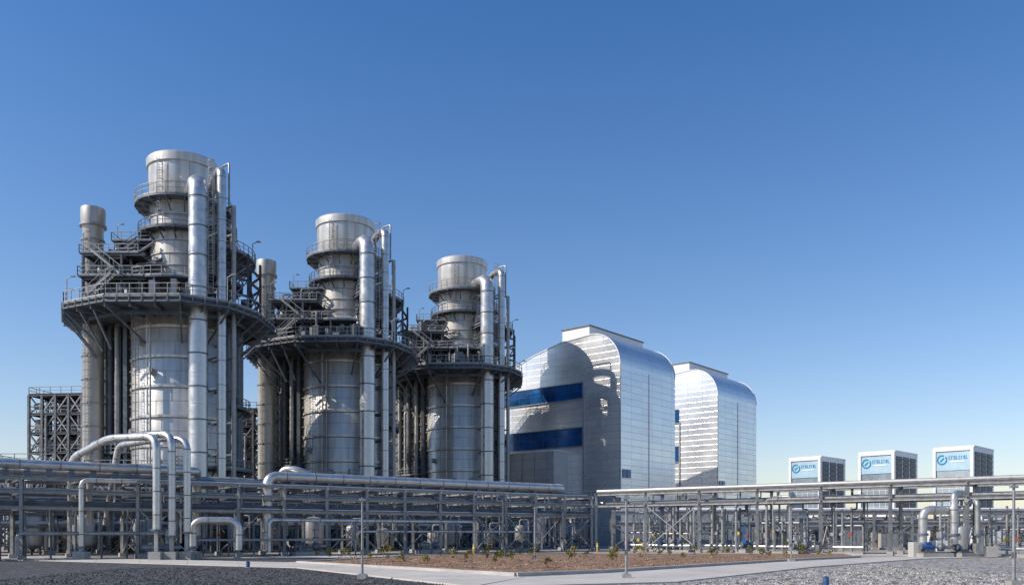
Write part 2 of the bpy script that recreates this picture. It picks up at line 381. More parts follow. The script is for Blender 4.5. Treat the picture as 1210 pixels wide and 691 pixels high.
    b.tube('pipe2',[(8.2,-5.1,2),(8.2,-5.1,44)],.3,12,bands=4)
    b.tube('pipe2',[(7.8,-5.6,44),(7.8,-5.6,49.8),(6.5,-4.4,49.8),(5.2,-2.8,49.2),(5.2,-2.8,46)],.13,8,.4)
    b.ladder('galv',(6.15,-7.3),31.5,49.5,(1,.6))
    for z in range(4,46,4):
        q=6.2 if z<31 else 4.1
        for p in((4.7,-7.6),(7.1,-6.3),(8.2,-5.1)):
            v=Vector(p).normalized()*q; b.beam('mid',(p[0],p[1],z),(v.x,v.y,z),.22)
        b.tube('mid',[(4.7,-7.6,z-.08),(4.7,-7.6,z+.08)],1.2,28)
    b.part='dark_side_ducts'
    for a,r,m in((-20,.35,'mid'),(-10,.5,'galvd'),(3,.3,'mid'),(15,.45,'galvd')):
        c,s_=math.cos(rad(a)),math.sin(rad(a)); b.tube(m,[(7.0*c,7.0*s_,1),(7.0*c,7.0*s_,29)],r,12)
    b.tube('pipe2',[(-1.5,-6.75,1),(-1.5,-6.75,28)],.12,8); b.ladder('galv',(-3.6,-5.7),3,29.5,(1,-.5))
    b.arcdeck('mid',6.2,8.6,-75,20,10.4,.25,12,1.15,'galv'); b.arcdeck('dark',6.2,8.3,-20,30,18.4,.25,6,1.15,'mid')
    b.part='base_ducting'
    b.tube('pipe2',[(-13,-9.5,9.6),(-7.5,-10.2,9.6),(-3.5,-8.6,10.2),(1,-8.4,10.2),(4.5,-9.2,9)],.42,14,1.2,6,bands=2)
    b.tube('pipe',[(-14,-8.5,1),(-14,-8.5,7.3),(-6,-9.6,7.3),(-1,-9,7.3),(-1,-9,1)],.35,12,1,5,bands=2)
    b.tube('pipe2',[(2,-10,1),(2,-10,8.6),(9,-9,8.6),(12,-3,8.6),(12,-3,1)],.4,12,1,5,bands=2)
    for i in range(4):
        x=-12+i*7; b.ibeam('galvd',(x,-11,0),(x,-11,8.5),.35,.35); b.ibeam('galvd',(x,-7,0),(x,-7,8.5),.35,.35); b.ibeam('galvd',(x,-11,8.4),(x,-6.5,8.4),.3,.4)
    b.ibeam('galvd',(-13,-11,8.4),(10,-11,8.4),.3,.4); b.ibeam('galvd',(-13,-11,4.6),(10,-11,4.6),.3,.35)
    b.deck('dark',[(-13,-11),(10,-11),(10,-7),(-13,-7)],4.8,.12,1.1,'galvd',(2,))
    b.beam('galvd',(-12,-11,0),(-5,-11,4.6),.16); b.beam('galvd',(2,-11,0),(9,-11,4.6),.16); b.beam('galvd',(-5,-11,4.6),(2,-11,8.4),.16)
    b.stair('galvd',(3,-12,.1),(8.5,-12,4.8))
    for k in range(30):
        x=rr.uniform(-13,12); y=rr.uniform(-13,-7.5); hh=rr.uniform(.8,3.0)
        if rr.random()<.5: b.box(rr.choice(['mid','galvd','casing','dark']),(x,y,hh/2),(rr.uniform(.6,2.4),rr.uniform(.6,1.6),hh),rr.choice([0,GA]))
        else: b.vessel(rr.choice(['galv','pipe2','mid']),(x,y,.4),(x,y,hh+1.5),rr.uniform(.35,.8),14)
    b.finish()
TW=[(-42.9,110.6),(-25.9,131.6),(-8.9,150.8)]
for i,(x,d) in enumerate(TW): tower(x,d,30+i)
def chimney(X,D):
    b=MB('exhaust_chimney',(X,D,0)); b.part='flue'
    b.box('concrete2',(0,0,.5),(4,4,1))
    b.rev('silver2',[(1.3,1),(1.25,41.3),(1.45,41.9),(1.5,43.6),(1.45,44.1),(1.3,44.1),(1.25,43.5)],n=32); b.rev('black',[(1.25,43.5),(1.1,39),(.02,39)],n=24)
    for z in range(4,41,3): b.rev('pipe2',[(1.27,z-.1),(1.42,z-.1),(1.42,z+.1),(1.27,z+.1)],n=32)
    b.rev('galv',[(1.25,41.7),(1.62,41.7),(1.62,42.0),(1.4,42)],n=32)
    b.ladder('galv',(0,-1.5),2,40,(1,0))
    for z in(12,20,27.5,31.5): b.beam('mid',(0,0,z),(3.6,1.4,z),.3)
    b.finish()
chimney(-54.2,109.5); chimney(-37.9,130.6)
# ------------------------------------------------------------ turbine halls
def hall(X,D,L,Wd,prof,annex,second=False):
    e=bpy.data.objects.new('turbine_hall',None); e.location=(X,D,0); e.rotation_euler=(0,0,GA); scene.collection.objects.link(e)
    Rr=6.2;H=38.4; pts=[(0,0),(0,H-Rr)]
    for i in range(1,17):
        a=math.pi/2*i/16; pts.append((Rr-Rr*math.cos(a),H-Rr+Rr*math.sin(a)))
    pts+=prof+[(Wd,0)]
    V=[];F=[];UVs=[]; n=len(pts)
    for x in(0,L):
        for y,z in pts: V.append((x,y,z))
    s=[0]
    for a,b in zip(pts,pts[1:]): s.append(s[-1]+math.dist(a,b))
    for i in range(n-1):
        F.append((i,i+n,i+n+1,i+1)); UVs.append([(0,s[i]),(L,s[i]),(L,s[i+1]),(0,s[i+1])])
    F.append(tuple(range(n))); UVs.append([(p[0],p[1]) for p in pts])
    F.append(tuple(range(2*n-1,n-1,-1))); UVs.append([(p[0],p[1]) for p in reversed(pts)])
    me=bpy.data.meshes.new('cladding'); me.from_pydata(V,[],F); me.materials.append(M['panel'])
    uv=me.uv_layers.new(name='UVMap'); k=0
    for q in UVs:
        for c in q: uv.data[k].uv=c; k+=1
    me.polygons.foreach_set('use_smooth',[True]*len(me.polygons)); me.update(); me.set_sharp_from_angle(angle=rad(33))
    o=bpy.data.objects.new('cladding',me); o.parent=e; scene.collection.objects.link(o)
    b=MB('tmp'); b.part='trim'
    for (y0,z0),(y1,z1) in zip(pts[1:-1],pts[2:]): 
        b.beam('white',(-.06,y0,z0),(-.06,y1,z1),.12,.16); b.beam('white',(L+.06,y0,z0),(L+.06,y1,z1),.12,.16)
    b.beam('galv',(-.05,-.05,0),(-.05,-.05,H-Rr),.14)
    b.part='glazing'
    w0=8.2 if not second else 9.5
    for z0,z1 in((27.0,29.8),(18.3,21.6)):
        b.box('glassb',(-.06,(w0+Wd)/2,(z0+z1)/2),(.16,Wd-w0,z1-z0))
        y=w0
        while y<=Wd: b.box('blue',(-.16,y,(z0+z1)/2),(.08,.09,z1-z0)); y+=3
        b.box('blue',(-.16,(w0+Wd)/2,(z0+z1)/2),(.07,Wd-w0,.08))
        b.box('galv',(-.14,(w0+Wd)/2,z0-.1),(.3,Wd-w0+.2,.12)); b.box('galv',(-.14,(w0+Wd)/2,z1+.1),(.3,Wd-w0+.2,.12))
    b.box('glassb',(2.0,-.06,12.9),(2.6,.14,1.5)); b.box('blue',(2.0,-.15,12.9),(.08,.07,1.5))
    b.box('glassb',(14.0,-.06,7),(1.6,.14,2.4))
    b.part='pilasters'
    b.box('galv',(-.1,w0-.25,13.5),(.2,.25,27)); 
    b.box('white',(L*.5,-.05,16),(.08,.12,31.5))
    b.part='penthouse'
    b.box('white',(L/2+.6,10.5,39.2),(L-.8,6.2,2.3)); b.box('galvd',(L/2+.6,10.5,40.42),(L-.4,6.6,.2))
    if annex:
        b.part='annex'
        b.box('panelp',(-2.2,22.6,8.6),(4.4,22.2,17.2)); b.box('white',(-2.2,22.6,17.32),(4.8,22.6,.26))
        for y in range(13,34,3): b.box('galv',(-4.43,y,8.6),(.08,.06,17))
        for z in range(2,17,2): b.box('galv',(-4.425,22.6,z),(.06,22,.05))
        b.box('blue',(-4.48,14,1.9),(.12,3.2,3.8))
    b.part='plinth'; b.box('concrete2',(L/2,Wd/2,.4),(L+.6,Wd+.6,.8))
    for (part,mn),(v,f,u) in b.g.items():
        m2=bpy.data.meshes.new(part); m2.from_pydata(v,[],f); m2.materials.append(M[mn]); m2.update()
        o=bpy.data.objects.new(part+'_'+mn,m2); o.parent=e; scene.collection.objects.link(o)
hall(19.2,150,19.3,36,[(13,37.9),(20,36.2),(27.6,33.5),(36,30.0)],True)
hall(44.6,183.5,19.5,36,[(13,37.9),(20,36.2),(27.6,33.5),(36,30.0)],False,True)
# ------------------------------------------------------------ filter houses with signs
def filterhouse(X,D):
    b=MB('air_intake_house',(X,D,0),rad(-45)); w,dp,h0,h1=6.6,11.0,5.0,16.9
    b.part='frame'
    for x in(.3,w-.3):
        for y in(.3,dp/2,dp-.3): b.ibeam('galv',(x,y,0),(x,y,h0),.4,.4)
    b.box('galv',(w/2,dp/2,h0),(w,dp,.4))
    b.box('white',(w/2,dp/2,(h0+h1)/2+.2),(w,dp,h1-h0))
    b.part='trim'
    b.box('white',(w/2,dp/2,h1+.33),(w+.1,dp+.1,.24))
    for x in(.25,w-.25): b.box('white',(x,-.2,(h0+h1)/2+.2),(.5,.4,h1-h0))
    for z in(h0+.5,h1-.1): b.box('white',(w/2,-.2,z),(w-1.0,.4,.5))
    b.part='glazed_front'
    b.box('glass',(w/2,-.04,(h0+h1)/2),(w-1.0,.1,h1-h0-1.2))
    for i in range(1,5): b.box('white',(.5+i*(w-1)/5,-.11,h0+3.9),(.07,.06,6.6))
    for i in range(1,5): b.box('white',(w/2,-.105,h0+.6+i*1.5),(w-1,.05,.07))
    b.part='sign_face'
    b.box('signp',(w/2,-.16,h1-2.1),(w-1.02,.12,3.2))
    N_=28; zc=h1-1.8
    for j in range(N_):
        a0=2*math.pi*j/N_;a1=2*math.pi*(j+1)/N_
        if j in(3,4):continue
        b.beam('cyan',(1.5+.75*math.cos(a0),-.26,zc+.75*math.sin(a0)),(1.5+.75*math.cos(a1),-.26,zc+.75*math.sin(a1)),.06,.26)
    b.beam('cyan',(1.2,-.26,zc-.3),(1.8,-.26,zc+.3),.06,.25)
    x=2.6; rr=random.Random(3)
    for i in range(9):   # block lettering: stem plus arms, alternating forms
        wd=rr.uniform(.24,.34); f=i%4
        b.box('cyan',(x+.04,-.25,zc+.3),(.08,.05,.6))
        if f!=3: b.box('cyan',(x+wd/2,-.252,zc+.56),(wd*.8,.05,.08))
        if f!=1: b.box('cyan',(x+wd/2,-.252,zc+.04),(wd*.8,.05,.08))
        if f==2: b.box('cyan',(x+wd*.8,-.25,zc+.3),(.08,.05,.6))
        x+=wd+.12
        if x>w-.9: break
    b.box('white',(4.0,-.25,zc-.4),(2.4,.05,.22))
    b.part='louvres'
    for i in range(3):
        y0=.5+i*(dp-1)/3; y1=y0+(dp-1)/3-.6
        b.box('dark',(w+.03,(y0+y1)/2,(h0+h1)/2),(.1,y1-y0,h1-h0-1.2))
        for k in range(12): b.box('mid',(w+.13,(y0+y1)/2,h0+1.0+k*.9),(.12,y1-y0,.25))
    b.tube('galv',[(w/2,dp-1,h0),(w/2,dp-1,2.5),(w/2,dp+6,2.5)],1.2,20,1.5)
    b.finish()
for x,d in((1103,150),(1015,158.5),(933,170)): filterhouse((x-605)*d/1000,d)
# ------------------------------------------------------------ pipe racks
PM=('pipe','pipe2','pipe2','galv','galvd','mid')
def rack(p0,p1,width,H,levels,sp,seed,colm='galv',pm=PM,ppl=5,brace=.35,side=1,drops=.4,colw=.28):
    rr=random.Random(seed); p0=Vector((*p0,0));p1=Vector((*p1,0)); d=(p1-p0); L=d.length; d.normalize(); s_=Vector((-d.y,d.x,0))*side
    b=MB('pipe_rack',(p0.x,p0.y,0)); n=int(L/sp); sp=L/n; Z=Vector((0,0,1))
    b.part='steelwork'
    for i in range(n+1):
        c=d*i*sp
        for w in(0,width):
            b.ibeam(colm,c+s_*w+Z*.3,c+s_*w+Z*H,colw,colw); b.box('concrete2',c+s_*w+Z*.2,(.6,.6,.4),math.atan2(d.y,d.x))
        for z in levels: b.ibeam(colm,c-s_*.3+Z*z,c+s_*(width+.3)+Z*z,.2,.3)
        if i%3==1: b.beam(colm,c+Z*.3,c+s_*width+Z*levels[0],.1); b.beam(colm,c+s_*width+Z*.3,c+Z*levels[0],.1)
        if i<n:
            for w in(0,width):
                for z in levels:
                    b.ibeam(colm,c+s_*w+Z*(z-.02 if z<H-.01 else z),c+d*sp+s_*w+Z*(z-.02 if z<H-.01 else z),.18,.26)
                if rr.random()<brace:
                    b.beam(colm,c+s_*w+Z*.3,c+d*sp+s_*w+Z*levels[0],.1); 
                    b.beam(colm,c+d*sp+s_*w+Z*.3,c+s_*w+Z*levels[0],.1)
    b.part='pipes'
    for z in levels:
        w=.35
        while w<width-.2:
            r=rr.choice([.07,.09,.12,.15,.2,.25]); 
            if rr.random()<.88:
                t0=0 if rr.random()<.7 else rr.uniform(0,L*.4); t1=L if rr.random()<.7 else rr.uniform(L*.6,L)
                zz=z+.15+r
                a=d*t0+s_*w+Z*zz; c=d*t1+s_*w+Z*zz; path=[a,c]
                if rr.random()<drops: path=[a-Z*rr.uniform(1,zz-.3) if t0>0 else a-d*.01,a,c] 
                if t1<L and rr.random()<.8: path=path+[c-Z*rr.uniform(1,zz-.2)]
                b.tube(rr.choice(pm),path,r,8,.3,3,bands=0)
            w+=r*2+rr.uniform(.1,width/ppl*.6)
    for i in range(int(L/4*drops*2)):
        t=rr.uniform(0,L); r=rr.choice([.05,.07,.1,.14]); z=rr.choice(levels); w=rr.uniform(-.2,width)
        c=d*t+s_*w; e=c+d*rr.uniform(-1.5,1.5)-s_*rr.uniform(0,.6); zb=rr.uniform(.3,2)
        b.tube(rr.choice(pm),[c+Z*z,c+Z*(z-.8),e+Z*(z-.8),e+Z*zb],r,8,.2,3)
        if rr.random()<.5:
            b.tube(rr.choice(pm),[e+Z*zb,e+Z*.3],r,8); b.tube('mid',[e+Z*(zb+.3),e+Z*(zb+.42)],r*2,10); b.beam('mid',e+Z*(zb+.36),e-s_*.5+Z*(zb+.36),.05); b.tube(rr.choice(['red','galv','mid','yellow']),[e-s_*.5+Z*(zb+.36),e-s_*.54+Z*(zb+.36)],.15,10)
    b.finish()
rack((-47,63.5),(10,106),6,6.7,[4.3,5.6,6.7],4.4,1,ppl=8,drops=1.1,brace=.25)
rack((10.5,105.6),(60,68.5),4.5,7.0,[5.6,7.0],6.2,2,ppl=6,brace=.15,drops=1.3)
rack((-60,78),(4,122),5,5.6,[2.9,4.2,5.6],5.0,3,colm='galvd',ppl=7,drops=.9)
rack((14,118),(100,112),5,5.0,[3.4,5.0],5.0,4,ppl=7,brace=.3,drops=1.2)
rack((20,135),(120,132),5,5.6,[3.0,5.6],6.0,5,ppl=6,brace=.3,drops=1.0,pm=('pipe','white','galv'))
rack((-75,96),(-48,92),5,6.4,[3,4.8,6.4],5,8,colm='galvd',ppl=6)
rack((46,175),(150,173),6,7.0,[4,7.0],7,9,ppl=6,pm=('pipe','white','galv'),brace=.6)
dA=Vector((57,42.5,0)).normalized(); sA=Vector((-dA.y,dA.x,0))
def onA(x,off,z):
    k=(x-605)/1000; p0=Vector((-47,63.5,0))+sA*off; t=(k*p0.y-p0.x)/(dA.x-k*dA.y); q=p0+dA*t; return (q.x,q.y,z)
b=MB('steam_main_pipe'); b.part='main'
b.tube('pipe',[onA(316,1.0,.5),onA(316,1.0,7.75),onA(664,1.0,7.75)],.5,24,1.1,8,bands=3)
b.tube('pipe',[onA(332,2.6,4.0),onA(332,2.6,8.6),onA(350,1.2,8.6),onA(372,1.2,7.9)],.32,20,.8,6)
for x in range(345,660,22):
    q=onA(x,1.0,7.05); b.box('mid',q,(.5,.5,.5),math.atan2(dA.y,dA.x))
b.finish()
b=MB('steam_main_pipe'); b.part='main'
b.tube('pipe',[onA(-60,1.0,7.9),onA(232,1.0,7.9),onA(232,4.0,7.9),onA(232,4.0,2)],.42,22,1.0,6,bands=3)
b.tube('pipe2',[onA(-60,2.4,7.3),onA(300,2.4,7.3)],.25,16,bands=3)
for x in range(-20,230,26): b.box('mid',onA(x,1.0,7.1),(.45,.45,.7),math.atan2(dA.y,dA.x))
b.finish()
def loop(pts,r,fr=1.0):
    b=MB('expansion_loop_pipe'); b.part='loop'; b.tube('pipe',pts,r,24,fr,8,bands=1.9)
    b.tube('mid',[Vector(pts[0])-Vector((0,0,.02)),Vector(pts[0])+Vector((0,0,.14))],r*1.4,20)
    b.box('concrete2',(pts[0][0],pts[0][1],.35),(1,1,.7)); b.beam('galv',(pts[0][0],pts[0][1],.6),(pts[0][0],pts[0][1],pts[0][2]),.3)
    b.finish()
def G(x,D,z): return ((x-605)*D/1000,D,z)
loop([G(185,69,2.4),G(185,69,10.1),G(128,72,10.3),G(106,74,9.6),G(84,75.5,8.9),G(84,76,3)],.31,1.2)
loop([G(203,69.5,1.9),G(203,69.5,10.4),G(150,72,10.4),G(106,75,10.0),G(106,76,3)],.3,1.2)
loop([G(221,70,2.2),G(221,70,9.9),G(196,71,10.2),G(140,77,10.2),G(125,78,3)],.29,1.0)
loop([G(228,71,1.0),G(228,71,3.3),G(282,72,3.3),G(282,72,.8)],.3,.9)
loop([G(96,70,1.0),G(96,70,6.6),G(160,72,6.6),G(160,74,6.6)],.2,.6)
b=MB('process_pipework'); b.part='headers'
for (x0,x1,z,r,off) in((20,200,2.2,.16,-1.0),(318,560,3.5,.18,-.7),(230,420,1.6,.12,-1.3),(420,640,2.4,.13,-.6)):
    b.tube(R.choice(['pipe','pipe2']),[onA(x0,off,.4),onA(x0,off,z),onA(x1,off,z),onA(x1,off,.4)],r,12,.5,4,bands=2)
for x in range(0,640,30):
    q=onA(x,-.8,0); b.beam('galvd',q,(q[0],q[1],3.7),.12)
b.finish()
def lattice(X,D,w,dp,H,nx,ny,nz,seed,rot=0):
    rr=random.Random(seed); b=MB('steel_frame_structure',(X,D,0),rot); b.part='frame'
    for i in range(nx+1):
        for j in range(ny+1): b.ibeam('galvd',(i*w/nx,j*dp/ny,0),(i*w/nx,j*dp/ny,H),.32,.32)
    for k in range(1,nz+1):
        z=H*k/nz
        for j in range(ny+1): b.ibeam('galvd',(0,j*dp/ny,z),(w,j*dp/ny,z),.25,.35)
        for i in range(nx+1): b.ibeam('galvd',(i*w/nx,0,z),(i*w/nx,dp,z),.25,.35)
        b.rail('galv',[(0,0,z),(w,0,z)],1.1); b.rail('galv',[(0,0,z),(0,dp,z)],1.1)
        for i in range(nx):
            a=i*w/nx;c=(i+1)*w/nx; z0=H*(k-1)/nz
            if rr.random()<.8: b.beam('galv',(a,0,z0),(c,0,z),.16)
            if rr.random()<.6: b.beam('galv',(c,0,z0),(a,0,z),.16)
            if rr.random()<.7: b.box(rr.choice(['mid','galvd','casing','galv']),((a+c)/2,rr.uniform(1,dp-1),z0+1.1),(rr.uniform(1,w/nx),1.6,rr.uniform(1,2.2)))
            if rr.random()<.5: b.vessel(rr.choice(['pipe2','galv']),(a+.3,.8,z0+1.2),(c-.3,.8,z0+1.2),.5,12)
        for j in range(ny): b.beam('galvd',(0,j*dp/ny,H*(k-1)/nz),(0,(j+1)*dp/ny,z),.14); b.beam('galvd',(0,(j+1)*dp/ny,H*(k-1)/nz),(0,j*dp/ny,z),.14)
        if rr.random()<.8: b.deck('mid',[(0,0),(w,0),(w,dp),(0,dp)],z+.2,.08)
    for k in range(12):
        x=rr.uniform(.5,w-.5);y=rr.uniform(-.4,dp-1); b.tube(rr.choice(['pipe2','galv']),[(x,y,.5),(x,y,rr.uniform(H*.5,H))],rr.uniform(.1,.3),10)
    b.finish()
lattice(-68.5,120,8.0,8,21.8,4,2,8,1,rad(-6))
lattice(-46.2,137,6.4,8,22.3,3,2,8,2)
lattice(-62,100,8,6,10.5,3,1,3,3)
lattice(-49,97,9,4,9.5,3,1,3,4)
lattice(-29,116,8,5,9.5,3,1,3,5)
lattice(-13,134,9,5,9,3,1,3,6)
lattice(3,128,9,4,7.5,3,1,2,7)
for i,(x,y,w_,h_) in enumerate(((74,205,12,6.5),(95,225,10,8),(128,215,14,6.0),(150,240,10,8.5),(52,225,9,6))): lattice(x,y,w_,6,h_,3,1,3,40+i)
# ------------------------------------------------------------ pumps & skids
def pump(X,D,rot,s=1.0,col='blue'):
    b=MB('pump_skid',(X,D,0),rot); b.part='base'
    b.box('concrete2',(0,0,.2),(3.2*s,1.8*s,.4)); b.box('galvd',(0,0,.47),(2.8*s,1.3*s,.14))
    b.part='motor'; b.tube(col,[(-1.25*s,0,.95),(0,0,.95)],.28*s,18); b.tube('mid',[(-1.4*s,0,.95),(-1.25*s,0,.95)],.3*s,18)
    for i in range(7): b.tube(col,[(-1.15*s+i*.16*s,0,.95),(-1.11*s+i*.16*s,0,.95)],.32*s,18)
    b.box(col,(-.6*s,0,1.32),(.4,.3,.2)); b.box('galvd',(-.6*s,0,.7),(.9*s,.5*s,.35))
    b.part='pump'; b.tube('galv',[(0,0,.95),(.5*s,0,.95)],.1,10); b.tube('mid',[(.45*s,0,.95),(.6*s,0,.95),(1.0*s,0,.95),(1.15*s,0,.95)],[.2*s,.4*s,.4*s,.2*s],18)
    b.tube('galv',[(.8*s,0,1.2),(.8*s,0,2.6)],.17*s,14); b.tube('mid',[(.8*s,0,1.7),(.8*s,0,1.85)],.28*s,14); b.tube('mid',[(.8*s,0,2.5),(.8*s,0,2.62)],.28*s,14)
    b.tube('galv',[(1.1*s,0,.95),(1.9*s,0,.95),(1.9*s,.6,.95)],.17*s,14,.3)
    b.finish()
q=[(38.6,77.5,.1,'blue'),(42.3,78.5,.3,'blue'),(30,88,.6,'galv'),(27.0,96,.5,'blue'),(19,103,.5,'mid'),(56,80,.2,'galv'),(-20,83,.6,'mid'),(-9,92,.6,'galv'),(1,101,.6,'mid'),(-31,74,.5,'galv')]
for i,(x,y,r,c) in enumerate(q): pump(x,y,r,.9+.2*R.random(),c)
b=MB('pump_station_pipework',(40,78.5,0)); b.part='headers'
b.tube('pipe',[(-1.9,0,1.2),(-1.9,0,4.4),(1.6,0.3,4.4)],.38,20,.9,7,bands=1.4)
b.tube('pipe',[(.9,-.2,1.2),(.9,-.2,5.9),(2.2,.6,5.9)],.33,20,.6,6,bands=1.2)
b.tube('pipe2',[(3.2,0,.6),(3.2,0,5.2),(3.2,2,5.2)],.25,16,.5)
b.vessel('silver2',(1.6,.1,.5),(1.6,.1,3.0),.7); b.box('concrete',(-2.6,-.3,.7),(1.1,1.1,1.4)); b.box('concrete',(4,-.2,.5),(1.3,1.2,1.0)); b.box('white',(-.2,.2,.9),(1,.8,1.3)); b.box('galv',(2.9,-.6,.8),(.7,.6,1.0))
for x in(-1.9,.9,3.2): b.tube('mid',[(x,-.2 if x==.9 else 0,2.0),(x,-.2 if x==.9 else 0,2.2)],.5,16)
b.finish()
# valve manifolds along the right-hand rack
rr=random.Random(77)
for i in range(13):
    t=(i+.5)/13; X=13+t*42; Y=104.5-t*31.5+rr.uniform(.5,4.5)
    if abs(X-40)<3.5: continue
    b=MB('valve_manifold',(X,Y,0),rad(-37)); b.part='pipework'; k=rr.randint(3,5); zt=rr.uniform(1.1,2.6)
    b.box('concrete2',(k*.45,0,.12),(k*.9+.8,1.2,.24))
    for j in range(k):
        r=rr.choice([.08,.11,.15]); x=j*.9; m=rr.choice(['pipe','pipe2','galv'])
        b.tube(m,[(x,0,.24),(x,0,rr.uniform(4.0,5.5))],r,10); b.tube('mid',[(x,0,zt-.1),(x,0,zt+.1)],r*2.1,12); b.beam('galv',(x,0,zt),(x,-.55,zt),.06); b.tube(rr.choice(['mid','blue','red','yellow','galv']),[(x,-.55,zt),(x,-.59,zt)],.2,12)
    b.tube('pipe',[(-.5,0,.75),(k*.9+.3,0,.75)],.17,12); b.tube('pipe2',[(-.4,.25,zt+.9),(k*.9+.2,.25,zt+.9),(k*.9+.2,.25,.3)],.1,10,.3)
    b.finish()
rr=random.Random(11)
for i in range(16):
    t=i/15; x=-52+t*60+rr.uniform(-2,2); y=82+t*34+rr.uniform(0,5)
    b=MB('storage_vessel',(x,y,0)); h=rr.uniform(2.6,5.5); r=rr.uniform(.6,1.2); m=rr.choice(['silver2','galv','pipe2','galvd'])
    b.part='tank'; b.vessel(m,(0,0,.6),(0,0,h),r); 
    for a in range(3): b.beam('galvd',(r*.8*math.cos(a*2.1),r*.8*math.sin(a*2.1),0),(r*.8*math.cos(a*2.1),r*.8*math.sin(a*2.1),1.4),.16)
    b.tube('pipe2',[(0,0,h-.1),(0,0,h+.7),(r+.5,0,h+.7),(r+.5,0,.5)],.1,8,.3); b.ladder('galv',(0,-r-.15),.4,h,(1,0),False); b.finish()
for i in range(18):
    x=20+i*5+rr.uniform(-2,2); y=108+rr.uniform(-4,18)+i*1.2
    b=MB('electrical_cabinet',(x,y,0)); h=rr.uniform(1.8,3); w=rr.uniform(1.3,3.2); b.part='cabinet'
    m=rr.choice(['white','galv','blue','white','tan']); b.box('concrete2',(0,0,.15),(w+.4,1.6,.3)); b.box(m,(0,0,.3+h/2),(w,1.2,h)); b.box('galvd',(0,0,h+.36),(w+.2,1.4,.12))
    for k in range(int(w/.8)): b.box('galv',(-w/2+.4+k*.8,-.62,.3+h*.5),(.66,.05,h*.85)); b.box('mid',(-w/2+.65+k*.8,-.66,.3+h*.55),(.05,.05,.3))
    b.finish()
def farb(X,D,w,d,h,m):
    b=MB('warehouse',(X,D,0)); b.part='walls'; b.box(m,(0,0,h/2),(w,d,h)); b.box('galv',(0,0,h+.15),(w+.8,d+.8,.3)); b.part='windows'
    k=int(w/4)
    for i in range(k): b.box('glass',(-w/2+w/k*(i+.5),-d/2-.03,h*.6),(w/k*.55,.1,h*.22))
    b.box('mid',(0,-d/2-.04,1.8),(4,.12,3.6)); b.finish()
for a in((-150,230,30,14,8,'tan'),(-118,215,16,12,10,'white'),(70,255,40,14,7.5,'white'),(118,270,34,14,6.5,'tan'),(165,265,40,14,8,'white'),(28,240,24,12,6,'tan')): farb(*a)
def foliage(name,pts,seed,leafs,size,mats):
    rr=random.Random(seed); V=[];F=[]
    for (cx,cy,cz,r) in pts:
        for _ in range(leafs):
            v=Vector((rr.gauss(0,1),rr.gauss(0,1),rr.gauss(0,1))).normalized()*(rr.random()**.4)*r; v.z*=.8
            c=Vector((cx,cy,cz))+v; a=Vector((rr.gauss(0,1),rr.gauss(0,1),rr.gauss(0,1))).normalized(); bb=a.orthogonal().normalized(); s_=size*rr.uniform(.5,1.2)
            o=len(V); V+= [c-a*s_,c+bb*s_*.5,c+a*s_,c-bb*s_*.5]; F.append((o,o+1,o+2,o+3))
    me=bpy.data.meshes.new(name); me.from_pydata([tuple(v) for v in V],[],F)
    for m in mats: me.materials.append(M[m])
    for i,p in enumerate(me.polygons): p.material_index=(i*7//3)%len(mats)
    return me
rr=random.Random(5); pts=[]
for i in range(150):
    x=-420+i*5.6+rr.uniform(-2,2); pts.append((x,rr.uniform(360,390),rr.uniform(1.5,3.5),rr.uniform(2.5,4.5)))
o=bpy.data.objects.new('distant_trees',foliage('distant_trees',pts,1,60,1.1,['leaf'])); scene.collection.objects.link(o)
# ------------------------------------------------------------ ground
def sheet(name,poly,z,m):
    me=bpy.data.meshes.new(name); n=len(poly)
    me.from_pydata([(x,y,z) for x,y in poly],[],[tuple(range(n))]); me.materials.append(M[m]); me.update()
    if me.polygons[0].normal.z<0: me.flip_normals()
    o=bpy.data.objects.new(name,me); scene.collection.objects.link(o); return o
def g(x,y): D=2200/(y-630); return ((x-605)*D/1000,D)
M['ground']=mat('site_ground',(.34,.305,.26),.95,0,.2,.12,.3,5,fine=.4,base2=(.39,.355,.31))
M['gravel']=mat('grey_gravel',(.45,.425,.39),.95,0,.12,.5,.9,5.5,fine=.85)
M['gravel_shade']=mat('dark_gravel',(.095,.095,.098),.95,0,.2,.5,.9,5.5,fine=.85)  # ordinary gravel with the foreground shadow baked into its base colour
M['mulch']=mat('brown_mulch',(.27,.155,.09),.95,0,.3,.6,.8,6.0,fine=.75,base2=(.38,.23,.14))
M['road']=mat('concrete_road',(.47,.435,.385),.9,0,.14,.3,.2,6)
sheet('ground',[(-3000,-500),(3000,-500),(3000,5000),(-3000,5000)],0,'ground')
sheet('gravel_bed',[(-60,8),g(560,696),g(350,671.5),g(0,661.5),(-90,66)],.03,'gravel_shade')  # left foreground: shadow on the gravel painted as a darker colour
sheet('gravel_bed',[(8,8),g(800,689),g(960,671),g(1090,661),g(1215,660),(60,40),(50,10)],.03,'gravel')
sheet('gravel_bed',[g(60,655.5),g(330,664),g(470,656.5),g(200,652)],.03,'gravel_shade')
b=MB('concrete_path'); b.part='slab'
def quad(b,m,q,z,th=.12):
    V=[(x,y,z) for x,y in q]+[(x,y,z-th) for x,y in q]; b.add(m,V,[(0,1,2,3),(7,6,5,4),(0,4,5,1),(1,5,6,2),(2,6,7,3),(3,7,4,0)])
def strip(b,m,A,B,z,gap=.03):
    A=[Vector(a) for a in A];B=[Vector(x) for x in B]
    for i in range(len(A)-1):
        L=(A[i+1]-A[i]).length; k=max(1,int(L/5.0))
        for j in range(k):
            s0=(j)/k; s1=(j+1)/k-gap/L
            quad(b,m,[A[i].lerp(A[i+1],s0),A[i].lerp(A[i+1],s1),B[i].lerp(B[i+1],s1),B[i].lerp(B[i+1],s0)],z)
strip(b,'road',[g(-60,660),g(350,671),g(560,694)],[g(-60,656.5),g(345,665),g(620,683)],.07)
